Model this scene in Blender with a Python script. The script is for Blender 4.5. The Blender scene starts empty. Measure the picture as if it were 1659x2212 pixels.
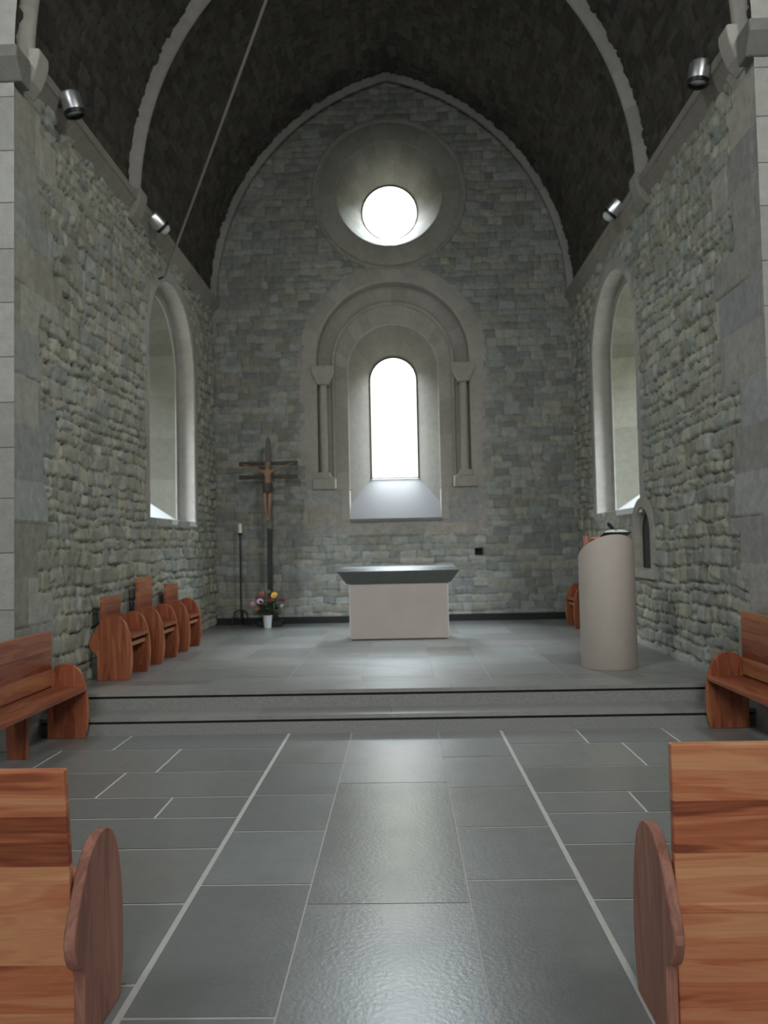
import bpy, bmesh, math, random
import numpy as np
from mathutils import Vector, Matrix

random.seed(7)
C = bpy.context.scene.collection
SC = bpy.context.scene
R = math.radians
W = 3.016          # half width of the choir
YN, YB = 6.15, 13.0  # choir starts / back wall
ZC = 5.69          # cornice top
CAMX = 0.0959

# ------------------------------------------------------------------ camera
cd = bpy.data.cameras.new('camera'); cam = bpy.data.objects.new('camera', cd); C.objects.link(cam)
yaw, pit, rol = .0222, .0428, .0205
F = Vector((-math.sin(yaw)*math.cos(pit), math.cos(yaw)*math.cos(pit), math.sin(pit)))
Rv = Vector((math.cos(yaw), math.sin(yaw), 0)); Uv = Rv.cross(F)
R2 = Rv*math.cos(rol) - Uv*math.sin(rol); U2 = Uv*math.cos(rol) + Rv*math.sin(rol)
M = Matrix((R2, U2, -F)).transposed().to_4x4(); M.translation = Vector((CAMX, 0, 1.55))
cam.matrix_world = M
cd.sensor_fit = 'VERTICAL'; cd.sensor_height = 24.0; cd.lens = 1700*24.0/2212; cd.clip_start = .05
cd.dof.use_dof = True; cd.dof.focus_distance = 3.5; cd.dof.aperture_fstop = 1.8
SC.camera = cam
# ------------------------------------------------------------------ sky
# overcast: dim and greenish towards the wooded horizon, bright and bluish higher up
SKY_LOW, SKY_HIGH = 3.6, 54.0
w = bpy.data.worlds.new('overcast_sky'); SC.world = w; w.use_nodes = True
wn = w.node_tree; bg = wn.nodes['Background']; bg.inputs[1].default_value = 1.0
g = wn.nodes.new('ShaderNodeTexCoord'); sx = wn.nodes.new('ShaderNodeSeparateXYZ'); wn.links.new(g.outputs['Generated'], sx.inputs[0])
mr = wn.nodes.new('ShaderNodeMapRange'); mr.interpolation_type = 'SMOOTHSTEP'; mr.inputs['From Min'].default_value = .44; mr.inputs['From Max'].default_value = .51
wn.links.new(sx.outputs['Z'], mr.inputs['Value'])
mxw = wn.nodes.new('ShaderNodeMix'); mxw.data_type = 'RGBA'; wn.links.new(mr.outputs[0], mxw.inputs['Factor'])
mxw.inputs['A'].default_value = (SKY_LOW*.98, SKY_LOW*1.0, SKY_LOW*.86, 1); mxw.inputs['B'].default_value = (SKY_HIGH*.90, SKY_HIGH*.98, SKY_HIGH*1.06, 1)
wn.links.new(mxw.outputs['Result'], bg.inputs[0])
# ------------------------------------------------------------------ added area lamps out of view: assumed nave daylight, no window openings built
def area(name, loc, target, sx, sy, power, col=(1, 1, 1), spread=140):
    d = bpy.data.lights.new(name, 'AREA'); d.shape = 'RECTANGLE'; d.size = sx; d.size_y = sy
    d.energy = power; d.color = col; d.spread = R(spread)
    o = bpy.data.objects.new(name, d); C.objects.link(o); o.location = loc
    o.rotation_euler = (Vector(target)-Vector(loc)).to_track_quat('-Z', 'Y').to_euler()
    return o
area('assumed_nave_light_west', (0, -8.7, 5.2), (0, 8.5, .6), 3.0, 4.0, 165, (.96, 1, .98), 90)  # added lamp behind the camera; the nave's back wall has no window
area('assumed_nave_light_north', (-4.3, 1.2, 7.6), (3.0, 8.8, .9), 1.6, 3.2, 112, (.95, 1, 1), 90)  # added lamp high on the left, for assumed daylight; no north window exists
area('assumed_nave_light_south', (4.3, 1.2, 7.6), (-3.0, 8.6, .9), 1.6, 3.2, 124, (1, 1, .95), 90)  # added lamp high on the right, standing in for an assumed south window
def portal(name, loc, target, sx, sy):
    o = area(name, loc, target, sx, sy, 1); o.data.cycles.is_portal = True; o.data.spread = R(180)
portal('window_portal_lancet', (0, 13.72, 3.8), (0, 0, 3.8), .86, 2.2)
portal('window_portal_rose', (0, 13.68, 7.4), (0, 0, 7.4), 1.0, 1.0)
# ------------------------------------------------------------------ exposure
SC.view_settings.view_transform = 'Standard'; SC.view_settings.look = 'None'
SC.view_settings.gamma = 1; SC.view_settings.use_curve_mapping = False
SC.view_settings.exposure = 0.0

# ------------------------------------------------------------------ materials
def mat(name):
    m = bpy.data.materials.new(name); m.use_nodes = True
    nt = m.node_tree; b = nt.nodes['Principled BSDF']
    return m, nt, b
def N(nt, t, **kw):
    n = nt.nodes.new(t)
    for k, v in kw.items(): setattr(n, k, v)
    return n
def plain(name, col, rough=.6, metal=0., spec=.5, noise=0., nscale=8., bump=0., bscale=60.):
    m, nt, b = mat(name)
    b.inputs['Roughness'].default_value = rough; b.inputs['Metallic'].default_value = metal
    b.inputs['Specular IOR Level'].default_value = spec
    tc = N(nt, 'ShaderNodeTexCoord')
    nz = N(nt, 'ShaderNodeTexNoise'); nz.inputs['Scale'].default_value = nscale; nz.inputs['Detail'].default_value = 5
    nt.links.new(tc.outputs['Object'], nz.inputs['Vector'])
    mx = N(nt, 'ShaderNodeMix', data_type='RGBA')
    mx.inputs['A'].default_value = (*[c*(1-noise) for c in col], 1); mx.inputs['B'].default_value = (*[min(1, c*(1+noise)) for c in col], 1)
    nt.links.new(nz.outputs['Fac'], mx.inputs['Factor']); nt.links.new(mx.outputs['Result'], b.inputs['Base Color'])
    if bump:
        n2 = N(nt, 'ShaderNodeTexNoise'); n2.inputs['Scale'].default_value = bscale; n2.inputs['Detail'].default_value = 4
        bp = N(nt, 'ShaderNodeBump'); bp.inputs['Strength'].default_value = bump; bp.inputs['Distance'].default_value = .01
        nt.links.new(tc.outputs['Object'], n2.inputs['Vector']); nt.links.new(n2.outputs['Fac'], bp.inputs['Height']); nt.links.new(bp.outputs['Normal'], b.inputs['Normal'])
    return m
def stone(name, tint=(1, 1, 1), rough=.9, spec=.2, namp=.35, bump=.5, bscale=45., rmin=None):
    """stone whose per-block colour is a mesh attribute, with grain and lichen noise"""
    m, nt, b = mat(name)
    b.inputs['Roughness'].default_value = rough; b.inputs['Specular IOR Level'].default_value = spec
    at = N(nt, 'ShaderNodeAttribute', attribute_name='block')
    tc = N(nt, 'ShaderNodeTexCoord')
    n1 = N(nt, 'ShaderNodeTexNoise'); n1.inputs['Scale'].default_value = 11; n1.inputs['Detail'].default_value = 8 if rmin is None else 3; n1.inputs['Roughness'].default_value = .65
    nt.links.new(tc.outputs['Object'], n1.inputs['Vector'])
    rp = N(nt, 'ShaderNodeMapRange'); rp.inputs['From Min'].default_value = .2; rp.inputs['From Max'].default_value = .8
    rp.inputs['To Min'].default_value = 1-namp; rp.inputs['To Max'].default_value = 1+namp
    nt.links.new(n1.outputs['Fac'], rp.inputs['Value'])
    v = N(nt, 'ShaderNodeVectorMath', operation='SCALE')
    nt.links.new(at.outputs['Color'], v.inputs[0]); nt.links.new(rp.outputs['Result'], v.inputs['Scale'])
    v2 = N(nt, 'ShaderNodeVectorMath', operation='MULTIPLY'); v2.inputs[1].default_value = tint
    nt.links.new(v.outputs[0], v2.inputs[0]); nt.links.new(v2.outputs[0], b.inputs['Base Color'])
    n2 = N(nt, 'ShaderNodeTexNoise'); n2.inputs['Scale'].default_value = bscale; n2.inputs['Detail'].default_value = 6
    nt.links.new(tc.outputs['Object'], n2.inputs['Vector'])
    bp = N(nt, 'ShaderNodeBump'); bp.inputs['Strength'].default_value = bump; bp.inputs['Distance'].default_value = .012
    nt.links.new(n2.outputs['Fac'], bp.inputs['Height']); nt.links.new(bp.outputs['Normal'], b.inputs['Normal'])
    if rmin is not None:
        r3 = N(nt, 'ShaderNodeMapRange'); r3.inputs['From Min'].default_value = .1; r3.inputs['From Max'].default_value = .9
        r3.inputs['To Min'].default_value = rmin; r3.inputs['To Max'].default_value = rough
        n3 = N(nt, 'ShaderNodeTexNoise'); n3.inputs['Scale'].default_value = 2.5; n3.inputs['Detail'].default_value = 1
        nt.links.new(tc.outputs['Object'], n3.inputs['Vector'])
        nt.links.new(n3.outputs['Fac'], r3.inputs['Value']); nt.links.new(r3.outputs['Result'], b.inputs['Roughness'])
    return m
def wood(name, along, across, cols, lam=.11, rough=.34, off=0.):
    """oiled wood: grain runs along one object axis, laminated in boards across another"""
    m, nt, b = mat(name); L = nt.links
    b.inputs['Roughness'].default_value = rough; b.inputs['Specular IOR Level'].default_value = .35
    tc = N(nt, 'ShaderNodeTexCoord'); sp = N(nt, 'ShaderNodeSeparateXYZ'); L.new(tc.outputs['Object'], sp.inputs[0])
    ac = sp.outputs[across]
    dv = N(nt, 'ShaderNodeMath', operation='MULTIPLY_ADD'); dv.inputs[1].default_value = 1/lam; dv.inputs[2].default_value = off; L.new(ac, dv.inputs[0])
    fl = N(nt, 'ShaderNodeMath', operation='FLOOR'); L.new(dv.outputs[0], fl.inputs[0])
    wn = N(nt, 'ShaderNodeTexWhiteNoise', noise_dimensions='1D'); L.new(fl.outputs[0], wn.inputs['W'])
    mp = N(nt, 'ShaderNodeMapping'); sc = [9., 9., 9.]; sc[along] = 1.1
    mp.inputs['Scale'].default_value = sc; L.new(tc.outputs['Object'], mp.inputs['Vector'])
    ad = N(nt, 'ShaderNodeVectorMath', operation='MULTIPLY_ADD'); ad.inputs[1].default_value = (7, 7, 7)
    L.new(wn.outputs['Color'], ad.inputs[0]); L.new(mp.outputs[0], ad.inputs[2])
    nz = N(nt, 'ShaderNodeTexNoise'); nz.inputs['Scale'].default_value = 1.0; nz.inputs['Detail'].default_value = 4; nz.inputs['Distortion'].default_value = 1.2
    L.new(ad.outputs[0], nz.inputs['Vector'])
    mp2 = N(nt, 'ShaderNodeMapping'); s2 = [120., 120., 120.]; s2[along] = 4.
    mp2.inputs['Scale'].default_value = s2; L.new(tc.outputs['Object'], mp2.inputs['Vector'])
    n2 = N(nt, 'ShaderNodeTexNoise'); n2.inputs['Scale'].default_value = 1.0; n2.inputs['Detail'].default_value = 3; L.new(mp2.outputs[0], n2.inputs['Vector'])
    # ring lines: sine of the stretched noise
    rg = N(nt, 'ShaderNodeMath', operation='MULTIPLY'); rg.inputs[1].default_value = 42; L.new(nz.outputs['Fac'], rg.inputs[0])
    sn = N(nt, 'ShaderNodeMath', operation='SINE'); L.new(rg.outputs[0], sn.inputs[0])
    s1 = N(nt, 'ShaderNodeMath', operation='MULTIPLY_ADD'); s1.inputs[1].default_value = .07; L.new(sn.outputs[0], s1.inputs[0])
    a1 = N(nt, 'ShaderNodeMath', operation='MULTIPLY_ADD'); a1.inputs[1].default_value = 1.1; L.new(nz.outputs['Fac'], a1.inputs[0])
    wv = N(nt, 'ShaderNodeMath', operation='MULTIPLY_ADD'); wv.inputs[1].default_value = .42; wv.inputs[2].default_value = -.29; L.new(wn.outputs['Value'], wv.inputs[0])
    L.new(wv.outputs[0], a1.inputs[2]); L.new(a1.outputs[0], s1.inputs[2])
    a2 = N(nt, 'ShaderNodeMath', operation='MULTIPLY_ADD'); a2.inputs[1].default_value = .3; L.new(n2.outputs['Fac'], a2.inputs[0]); L.new(s1.outputs[0], a2.inputs[2])
    cr = N(nt, 'ShaderNodeValToRGB'); e = cr.color_ramp.elements
    e[0].position = .15; e[0].color = (*cols[0], 1); e[1].position = .95; e[1].color = (*cols[2], 1)
    k = e.new(.5); k.color = (*cols[1], 1)
    L.new(a2.outputs[0], cr.inputs[0]); L.new(cr.outputs[0], b.inputs['Base Color'])
    bp = N(nt, 'ShaderNodeBump'); bp.inputs['Strength'].default_value = .12; bp.inputs['Distance'].default_value = .003
    L.new(n2.outputs['Fac'], bp.inputs['Height']); L.new(bp.outputs[0], b.inputs['Normal'])
    return m

RED = ((.17, .042, .022), (.56, .180, .086), (.74, .37, .185))
BRN = ((.12, .030, .016), (.29, .088, .043), (.46, .20, .095))
DRK = ((.24, .105, .08), (.42, .19, .14), (.58, .30, .21))
MT = {
 'rubble': stone('rubble_stone', namp=.3, bump=.6, bscale=38),
 'vault': stone('vault_stone', namp=.35, bump=.7, bscale=30),
 'ashlar': stone('dressed_stone', namp=.16, bump=.35, bscale=40),
 'slate': stone('slate_paving', namp=.12, bump=.10, bscale=48, rough=.36, rmin=.25, spec=1.0),
 'slate_up': stone('platform_slate', namp=.12, bump=.07, bscale=70, rough=.40, rmin=.30, spec=.42),
 'riser': plain('speckled_basalt', (.22, .22, .21), .6, noise=.5, nscale=90, bump=.2),
 'gap': plain('dark_recess', (.012, .014, .014), .8, noise=.1),
 'sill': plain('pale_sill_stone', (.152, .152, .153), .75, noise=.06, nscale=5, bump=.1),
 'marble': plain('cream_limestone', (.45, .40, .365), .7, noise=.13, nscale=3.2, bump=.1, bscale=80),
 'ambo': plain('beige_limestone', (.42, .372, .33), .7, noise=.09, nscale=6, bump=.12, bscale=70),
 'slab': plain('dark_slate_slab', (.10, .112, .11), .33, noise=.2, nscale=12, bump=.1),
 'iron': plain('wrought_iron', (.012, .011, .012), .5, noise=.2),
 'wax': plain('candle_wax', (.75, .75, .70), .5, noise=.03),
 'chrome': plain('chrome', (.9, .92, .95), .36, 1., noise=.04),
 'black': plain('black_plastic', (.012, .012, .013), .4, noise=.1),
 'lens': plain('lamp_lens', (.5, .56, .54), .2, noise=.05),
 'rope': plain('hemp_rope', (.20, .18, .14), .9, noise=.3, nscale=60, bump=.5, bscale=120),
 'paper': plain('paper', (.74, .75, .74), .7, noise=.03),
 'vase': plain('white_ceramic', (.70, .73, .76), .3, noise=.03),
 'leaf': plain('dark_leaf', (.012, .028, .010), .5, noise=.5, nscale=30),
 'stem': plain('flower_stem', (.05, .10, .03), .6, noise=.2),
 'crosswood': plain('dark_cross_wood', (.038, .028, .022), .6, noise=.35, nscale=25, bump=.3),
 'crosspole': plain('blackened_cross_post', (.012, .012, .012), .6, noise=.2),
 'crosstop': plain('weathered_cross_wood', (.10, .095, .08), .7, noise=.3, nscale=25, bump=.3),
 'corpus': plain('carved_figure_wood', (.22, .12, .075), .55, noise=.25, nscale=30),
 'pl_x': wood('red_wood_along_x', 0, 2, RED, .13),
 'pl_x2': wood('red_wood_backboard', 0, 2, RED, .16, off=.37),
 'bn_x': wood('brown_wood_along_x', 0, 2, BRN, .13),
 'bn_x2': wood('brown_wood_backboard', 0, 2, BRN, .16, off=.37),
 'bn_xy': wood('brown_wood_seat', 0, 1, BRN, .11),
 'bn_z': wood('brown_wood_side_panel', 2, 1, BRN, .09, off=.2),
 'pl_xy': wood('red_wood_seat', 0, 1, RED, .11),
 'pl_z': wood('red_wood_side_panel', 2, 1, RED, .09, off=.2),
 'pl_zd': wood('dark_red_wood_side_panel', 2, 1, DRK, .14, rough=.5),
}
def glass():
    m, nt, b = mat('window_glass')
    nt.nodes.remove(b); out = [n for n in nt.nodes if n.type == 'OUTPUT_MATERIAL'][0]
    tr = N(nt, 'ShaderNodeBsdfTransparent'); tr.inputs[0].default_value = (.96, .98, .97, 1)
    gl = N(nt, 'ShaderNodeBsdfGlossy'); gl.inputs['Roughness'].default_value = .1
    mx = N(nt, 'ShaderNodeMixShader'); mx.inputs[0].default_value = .06
    nt.links.new(tr.outputs[0], mx.inputs[1]); nt.links.new(gl.outputs[0], mx.inputs[2]); nt.links.new(mx.outputs[0], out.inputs[0])
    return m
MT['glass'] = glass()

MT['slate'].node_tree.nodes['Principled BSDF'].inputs['IOR'].default_value = 1.8   # sealed, waxed slate
MT['sill_bright'] = plain('skylit_sill', (.62, .63, .63), .75, noise=.05, nscale=5, bump=.1)  # side sills: direct sky light is put into this lighter colour
# ------------------------------------------------------------------ object helpers
def thing(name, label, cat, loc=(0, 0, 0), rz=0., group=None):
    o = bpy.data.objects.new(name, None); C.objects.link(o); o.empty_display_size = .1
    o.location = loc; o.rotation_euler = (0, 0, rz); o['label'] = label; o['category'] = cat
    if group: o['group'] = group
    return o
class MB:
    """collects verts / faces / one colour per face and links them as one mesh object"""
    def __init__(s): s.v = []; s.f = []; s.c = []; s.mi = []
    def face(s, pts, c=(.3, .3, .28), mi=0):
        n = len(s.v); s.v += [tuple(p) for p in pts]; s.f.append(tuple(range(n, n+len(pts)))); s.c.append(c); s.mi.append(mi)
    def box(s, x0, x1, y0, y1, z0, z1, c=(.3, .3, .28), mi=0):
        n = len(s.v)
        s.v += [(x, y, z) for z in (z0, z1) for (x, y) in ((x0, y0), (x1, y0), (x1, y1), (x0, y1))]
        for f in ((3, 2, 1, 0), (4, 5, 6, 7), (0, 1, 5, 4), (1, 2, 6, 5), (2, 3, 7, 6), (3, 0, 4, 7)):
            s.f.append(tuple(n+i for i in f)); s.c.append(c); s.mi.append(mi)
    def prism(s, pts, axis, a0, a1, c=(.3, .3, .28), mi=0):
        """extrude a 2D outline along an axis"""
        def P(p, a):
            q = list(p); q.insert(axis, a); return tuple(q)
        n = len(s.v); k = len(pts)
        s.v += [P(p, a0) for p in pts] + [P(p, a1) for p in pts]
        s.f.append(tuple(range(n, n+k))); s.f.append(tuple(range(n+2*k-1, n+k-1, -1))); s.c += [c, c]; s.mi += [mi, mi]
        for i in range(k):
            j = (i+1) % k; s.f.append((n+j, n+i, n+k+i, n+k+j)); s.c.append(c); s.mi.append(mi)
    def lathe(s, prof, ctr=(0, 0, 0), n=24, c=(.3, .3, .28), mi=0, cap=True):
        b = len(s.v)
        for (r, z) in prof:
            for i in range(n):
                a = 2*math.pi*i/n; s.v.append((ctr[0]+r*math.cos(a), ctr[1]+r*math.sin(a), ctr[2]+z))
        for k in range(len(prof)-1):
            for i in range(n):
                j = (i+1) % n
                s.f.append((b+k*n+i, b+k*n+j, b+(k+1)*n+j, b+(k+1)*n+i)); s.c.append(c); s.mi.append(mi)
        if cap:
            s.f.append(tuple(b+n-1-i for i in range(n))); s.f.append(tuple(b+(len(prof)-1)*n+i for i in range(n))); s.c += [c, c]; s.mi += [mi, mi]
    def tube(s, pts, rad, n=8, c=(.3, .3, .28), mi=0):
        pts = [Vector(p) for p in pts]; b = len(s.v); m = len(pts)
        rads = rad if isinstance(rad, (list, tuple)) else [rad]*m
        for k, p in enumerate(pts):
            t = (pts[min(k+1, m-1)]-pts[max(k-1, 0)]).normalized()
            u = t.cross(Vector((0, 0, 1)) if abs(t.z) < .9 else Vector((0, 1, 0))).normalized(); v = t.cross(u)
            for i in range(n):
                a = 2*math.pi*i/n; s.v.append(tuple(p+(u*math.cos(a)+v*math.sin(a))*rads[k]))
        for k in range(m-1):
            for i in range(n):
                j = (i+1) % n; s.f.append((b+k*n+i, b+(k+1)*n+i, b+(k+1)*n+j, b+k*n+j)); s.c.append(c); s.mi.append(mi)
        s.f.append(tuple(b+i for i in range(n))); s.f.append(tuple(b+(m-1)*n+n-1-i for i in range(n))); s.c += [c, c]; s.mi += [mi, mi]
    def build(s, name, m, parent=None, loc=None, rot=None, smooth=None, bevel=0., recalc=True):
        me = bpy.data.meshes.new(name); me.from_pydata(s.v, [], s.f)
        ms = m if isinstance(m, (list, tuple)) else [m]
        for q in ms: me.materials.append(MT[q] if isinstance(q, str) else q)
        me.polygons.foreach_set('material_index', s.mi)
        at = me.attributes.new('block', 'FLOAT_COLOR', 'FACE')
        at.data.foreach_set('color', np.array([(*c, 1.) for c in s.c], 'f').ravel())
        if recalc:
            b = bmesh.new(); b.from_mesh(me); bmesh.ops.recalc_face_normals(b, faces=b.faces); b.to_mesh(me); b.free()
        if smooth is not None:
            me.polygons.foreach_set('use_smooth', [True]*len(me.polygons))
            me.set_sharp_from_angle(angle=R(smooth))
        o = bpy.data.objects.new(name, me); C.objects.link(o)
        if parent: o.parent = parent
        if loc: o.location = loc
        if rot: o.rotation_euler = rot
        if bevel:
            bv = o.modifiers.new('bevel', 'BEVEL'); bv.width = bevel; bv.segments = 2; bv.limit_method = 'ANGLE'; bv.angle_limit = R(40)
        return o
def struct(o): o['kind'] = 'structure'; return o
def tag(o, label, cat, group=None):
    o['label'] = label; o['category'] = cat
    if group: o['group'] = group
    return o
def dup(root, loc, rz, label, group=None):
    r = root.copy(); C.objects.link(r); r.location = loc; r.rotation_euler = (0, 0, rz); r['label'] = label
    if group: r['group'] = group
    for ch in list(root.children):
        c = ch.copy(); C.objects.link(c); c.parent = r
        for g in ch.children:
            d = g.copy(); C.objects.link(d); d.parent = c
    return r

# ------------------------------------------------------------------ masonry generator
def vnoise(u, v, s, seed):
    rg = np.random.RandomState(seed); n = 64; g = rg.rand(n, n)
    x = u/s; y = v/s; xi = np.floor(x).astype(int); yi = np.floor(y).astype(int); fx = x-xi; fy = y-yi
    fx = fx*fx*(3-2*fx); fy = fy*fy*(3-2*fy)
    a = g[xi % n, yi % n]; b = g[(xi+1) % n, yi % n]; c = g[xi % n, (yi+1) % n]; d = g[(xi+1) % n, (yi+1) % n]
    return (a*(1-fx)+b*fx)*(1-fy)+(c*(1-fx)+d*fx)*fy
def layout(u, v, seed, hc, wl, warp, edge, depth):
    """coursed stones: returns relief height, stone random values, edge factor"""
    rg = np.random.RandomState(seed)
    uu = u + warp*(vnoise(u, v, .45, seed+1)-.5)*2 + warp*.5*(vnoise(u, v, .13, seed+2)-.5)*2
    vv = v + warp*(vnoise(u, v, .6, seed+3)-.5)*2 + warp*.6*(vnoise(u, v, .17, seed+4)-.5)*2
    cuts = [v.min()-.3]
    while cuts[-1] < v.max()+.4: cuts.append(cuts[-1]+rg.uniform(*hc))
    cuts = np.array(cuts); row = np.clip(np.searchsorted(cuts, vv)-1, 0, len(cuts)-2)
    dv = np.minimum(vv-cuts[row], cuts[row+1]-vv)
    du = np.zeros_like(u); r1 = np.zeros_like(u); r2 = np.zeros_like(u); r3 = np.zeros_like(u); tx = np.zeros_like(u); ty = np.zeros_like(u)
    for k in range(len(cuts)-1):
        h = cuts[k+1]-cuts[k]
        c = [u.min()-.6-rg.rand()*.3]
        while c[-1] < u.max()+.6: c.append(c[-1]+rg.uniform(*wl)*(.7+.3*h/hc[1]))
        c = np.array(c); mk = row == k
        if not mk.any(): continue
        x = uu[mk]; i = np.clip(np.searchsorted(c, x)-1, 0, len(c)-2)
        du[mk] = np.minimum(x-c[i], c[i+1]-x)
        q = rg.rand(len(c), 5)
        r1[mk] = q[i, 0]; r2[mk] = q[i, 1]; r3[mk] = q[i, 2]
        tx[mk] = (q[i, 3]-.5)*(x-(c[i]+c[i+1])/2)/(c[i+1]-c[i]); ty[mk] = (q[i, 4]-.5)*(vv[mk]-(cuts[k]+cuts[k+1])/2)/h
    a = 1-np.clip(du/edge, 0, 1); b = 1-np.clip(dv/edge, 0, 1)
    e = 1-np.clip(np.sqrt(a*a+b*b), 0, 1); e = np.sqrt(np.clip(e*(2-e), 0, 1))
    hgt = depth*e*(.35+.65*r1+.9*(tx+ty))
    return hgt, r2, r3, e
def pal(base, r2, r3, e, mort, contrast=.55):
    k = 1-contrast/2+contrast*r2
    col = np.stack([base[0]*k*(1+.10*(r3-.5)), base[1]*k, base[2]*k*(1-.16*(r3-.5))], -1)
    m = np.clip(e*2.2, 0, 1)[..., None]
    return col*m+np.array(mort)*(1-m)
def grid_mesh(name, P, col, keep, m, smooth=True):
    nu, nv = P.shape[:2]
    idx = np.arange(nu*nv).reshape(nu, nv)
    q = np.stack([idx[:-1, :-1], idx[1:, :-1], idx[1:, 1:], idx[:-1, 1:]], -1).reshape(-1, 4)
    if keep is not None: q = q[keep.reshape(-1)]
    me = bpy.data.meshes.new(name)
    me.vertices.add(nu*nv); me.vertices.foreach_set('co', P.reshape(-1).astype('f'))
    me.loops.add(len(q)*4); me.loops.foreach_set('vertex_index', q.reshape(-1).astype('i'))
    me.polygons.add(len(q)); me.polygons.foreach_set('loop_start', np.arange(0, len(q)*4, 4, dtype='i'))
    me.update(calc_edges=True)
    at = me.attributes.new('block', 'FLOAT_COLOR', 'POINT')
    c4 = np.concatenate([col.reshape(-1, 3), np.ones((nu*nv, 1))], 1)
    at.data.foreach_set('color', c4.astype('f').ravel())
    me.polygons.foreach_set('use_smooth', np.ones(len(q), bool)); me.materials.append(MT[m])
    o = bpy.data.objects.new(name, me); C.objects.link(o)
    return o
GREY = (.295, .30, .258); MORT = (.235, .235, .205)
ASH = (.285, .293, .268)

# ---- side walls (u = depth y, v = height z)
SWY, SWHW = 10.62, 1.06      # side window centre / outer half width
SWB, SWS = 1.97, 4.12        # bottom, spring line
NY, NHW, NB, NS = 9.47, .33, 1.22, 1.64   # niche
def arch_in(u, v, uc, hw, bot, spr):
    return (np.abs(u-uc) < hw) & (v > bot) & ((v < spr) | ((u-uc)**2+(v-spr)**2 < hw*hw))
def side_wall(side, name, seed):
    st = .0155
    u = np.arange(YN, YB+.03, st); v = np.arange(0, ZC+.02, st)
    Ug, Vg = np.meshgrid(u, v, indexing='ij')
    h, r2, r3, e = layout(Ug, Vg, seed, (.085, .18), (.10, .30), .030, .034, .060)
    pit = np.clip((vnoise(Ug, Vg, .115, seed+77)-.70)*6, 0, 1); h -= .03*pit
    h += .012*(vnoise(Ug, Vg, .09, seed+9)-.5)+.02*(vnoise(Ug, Vg, .5, seed+8)-.5)
    col = pal(GREY, r2, r3, e, [c*.45 for c in MORT], .42)
    # dressed quoins at the edge of the choir arch and round the window
    h2, q2, q3, e2 = layout(Ug, Vg, seed+50, (.34, .46), (.4, .9), .004, .014, .016)
    rowk = np.floor(Vg/.40).astype(int); rr = np.random.RandomState(seed+5).rand(40)
    quoin = Ug < YN+.42+.55*rr[rowk % 40]
    col2 = pal(ASH if side < 0 else (.30, .292, .277), q2, q3, e2, [c*.5 for c in MORT], .38)
    wr = arch_in(Ug, Vg, SWY, SWHW+.16, SWB-.12, SWS)
    low = (vnoise(Ug, Vg, .5, seed+70) > .6) & (Vg < 1.7) & (side < 0)
    mk = quoin | wr
    h = np.where(mk, .028+h2, h); col = np.where(mk[..., None], col2, col)
    hole = arch_in(Ug, Vg, SWY, SWHW+.02, SWB-.02, SWS)
    if side > 0: hole |= arch_in(Ug, Vg, NY, NHW+.01, NB-.01, NS)
    cell = hole[:-1, :-1] & hole[1:, 1:]
    X = side*(W-h)
    P = np.stack([X, Ug, Vg], -1)
    o = grid_mesh(name, P if side < 0 else P, col, ~cell, 'rubble')
    return struct(o)
side_wall(-1, 'wall_left', 11); side_wall(1, 'wall_right', 23)

# ---- back wall (u = x, v = z)
LHW, LS, LB = 1.28, 4.69, 2.50
RZ, RR = 7.46, .89
def back_wall():
    st = .0165
    u = np.arange(-W-.02, W+.04, st); v = np.arange(0.25, 9.75, st)
    U_, V_ = np.meshgrid(u, v, indexing='ij')
    h, r2, r3, e = layout(U_, V_, 91, (.085, .15), (.12, .36), .022, .026, .034)
    h += .012*(vnoise(U_, V_, .09, 92)-.5)
    col = pal((.255, .26, .235), r2, r3, e, (.19, .19, .175), .48)
    h2, q2, q3, e2 = layout(U_, V_, 191, (.28, .40), (.35, .7), .003, .012, .008)
    col2 = pal((.285, .27, .247), q2, q3, e2, (.27, .26, .24), .22)
    rk = np.floor(V_/.36).astype(int); rr = np.random.RandomState(6).rand(60)
    mk = (np.abs(U_) < 1.36+.28*rr[rk % 60]) & (V_ > 1.75) & (V_ < LS) | (((U_)**2+(V_-LS)**2 < 1.56**2) & (V_ >= LS))
    mk |= U_**2+(V_-RZ)**2 < 1.30**2
    h = np.where(mk, .010+h2, h); col = np.where(mk[..., None], col2, col)
    hole = arch_in(U_, V_, 0, LHW+.02, LB, LS) | ((np.abs(U_) < .78) & (V_ > 1.99) & (V_ < 2.6)) | (U_**2+(V_-RZ)**2 < 1.0)
    put = (np.abs(U_-1.36) < .062) & (np.abs(V_-1.42) < .06)     # putlog hole
    h = np.where(put, -.16, h); col = np.where(put[..., None], np.array((.05, .05, .045)), col)
    cell = hole[:-1, :-1] & hole[1:, 1:]
    P = np.stack([U_, YB-h, V_], -1)
    struct(grid_mesh('wall_back', P, col, ~cell, 'rubble'))
back_wall()

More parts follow.
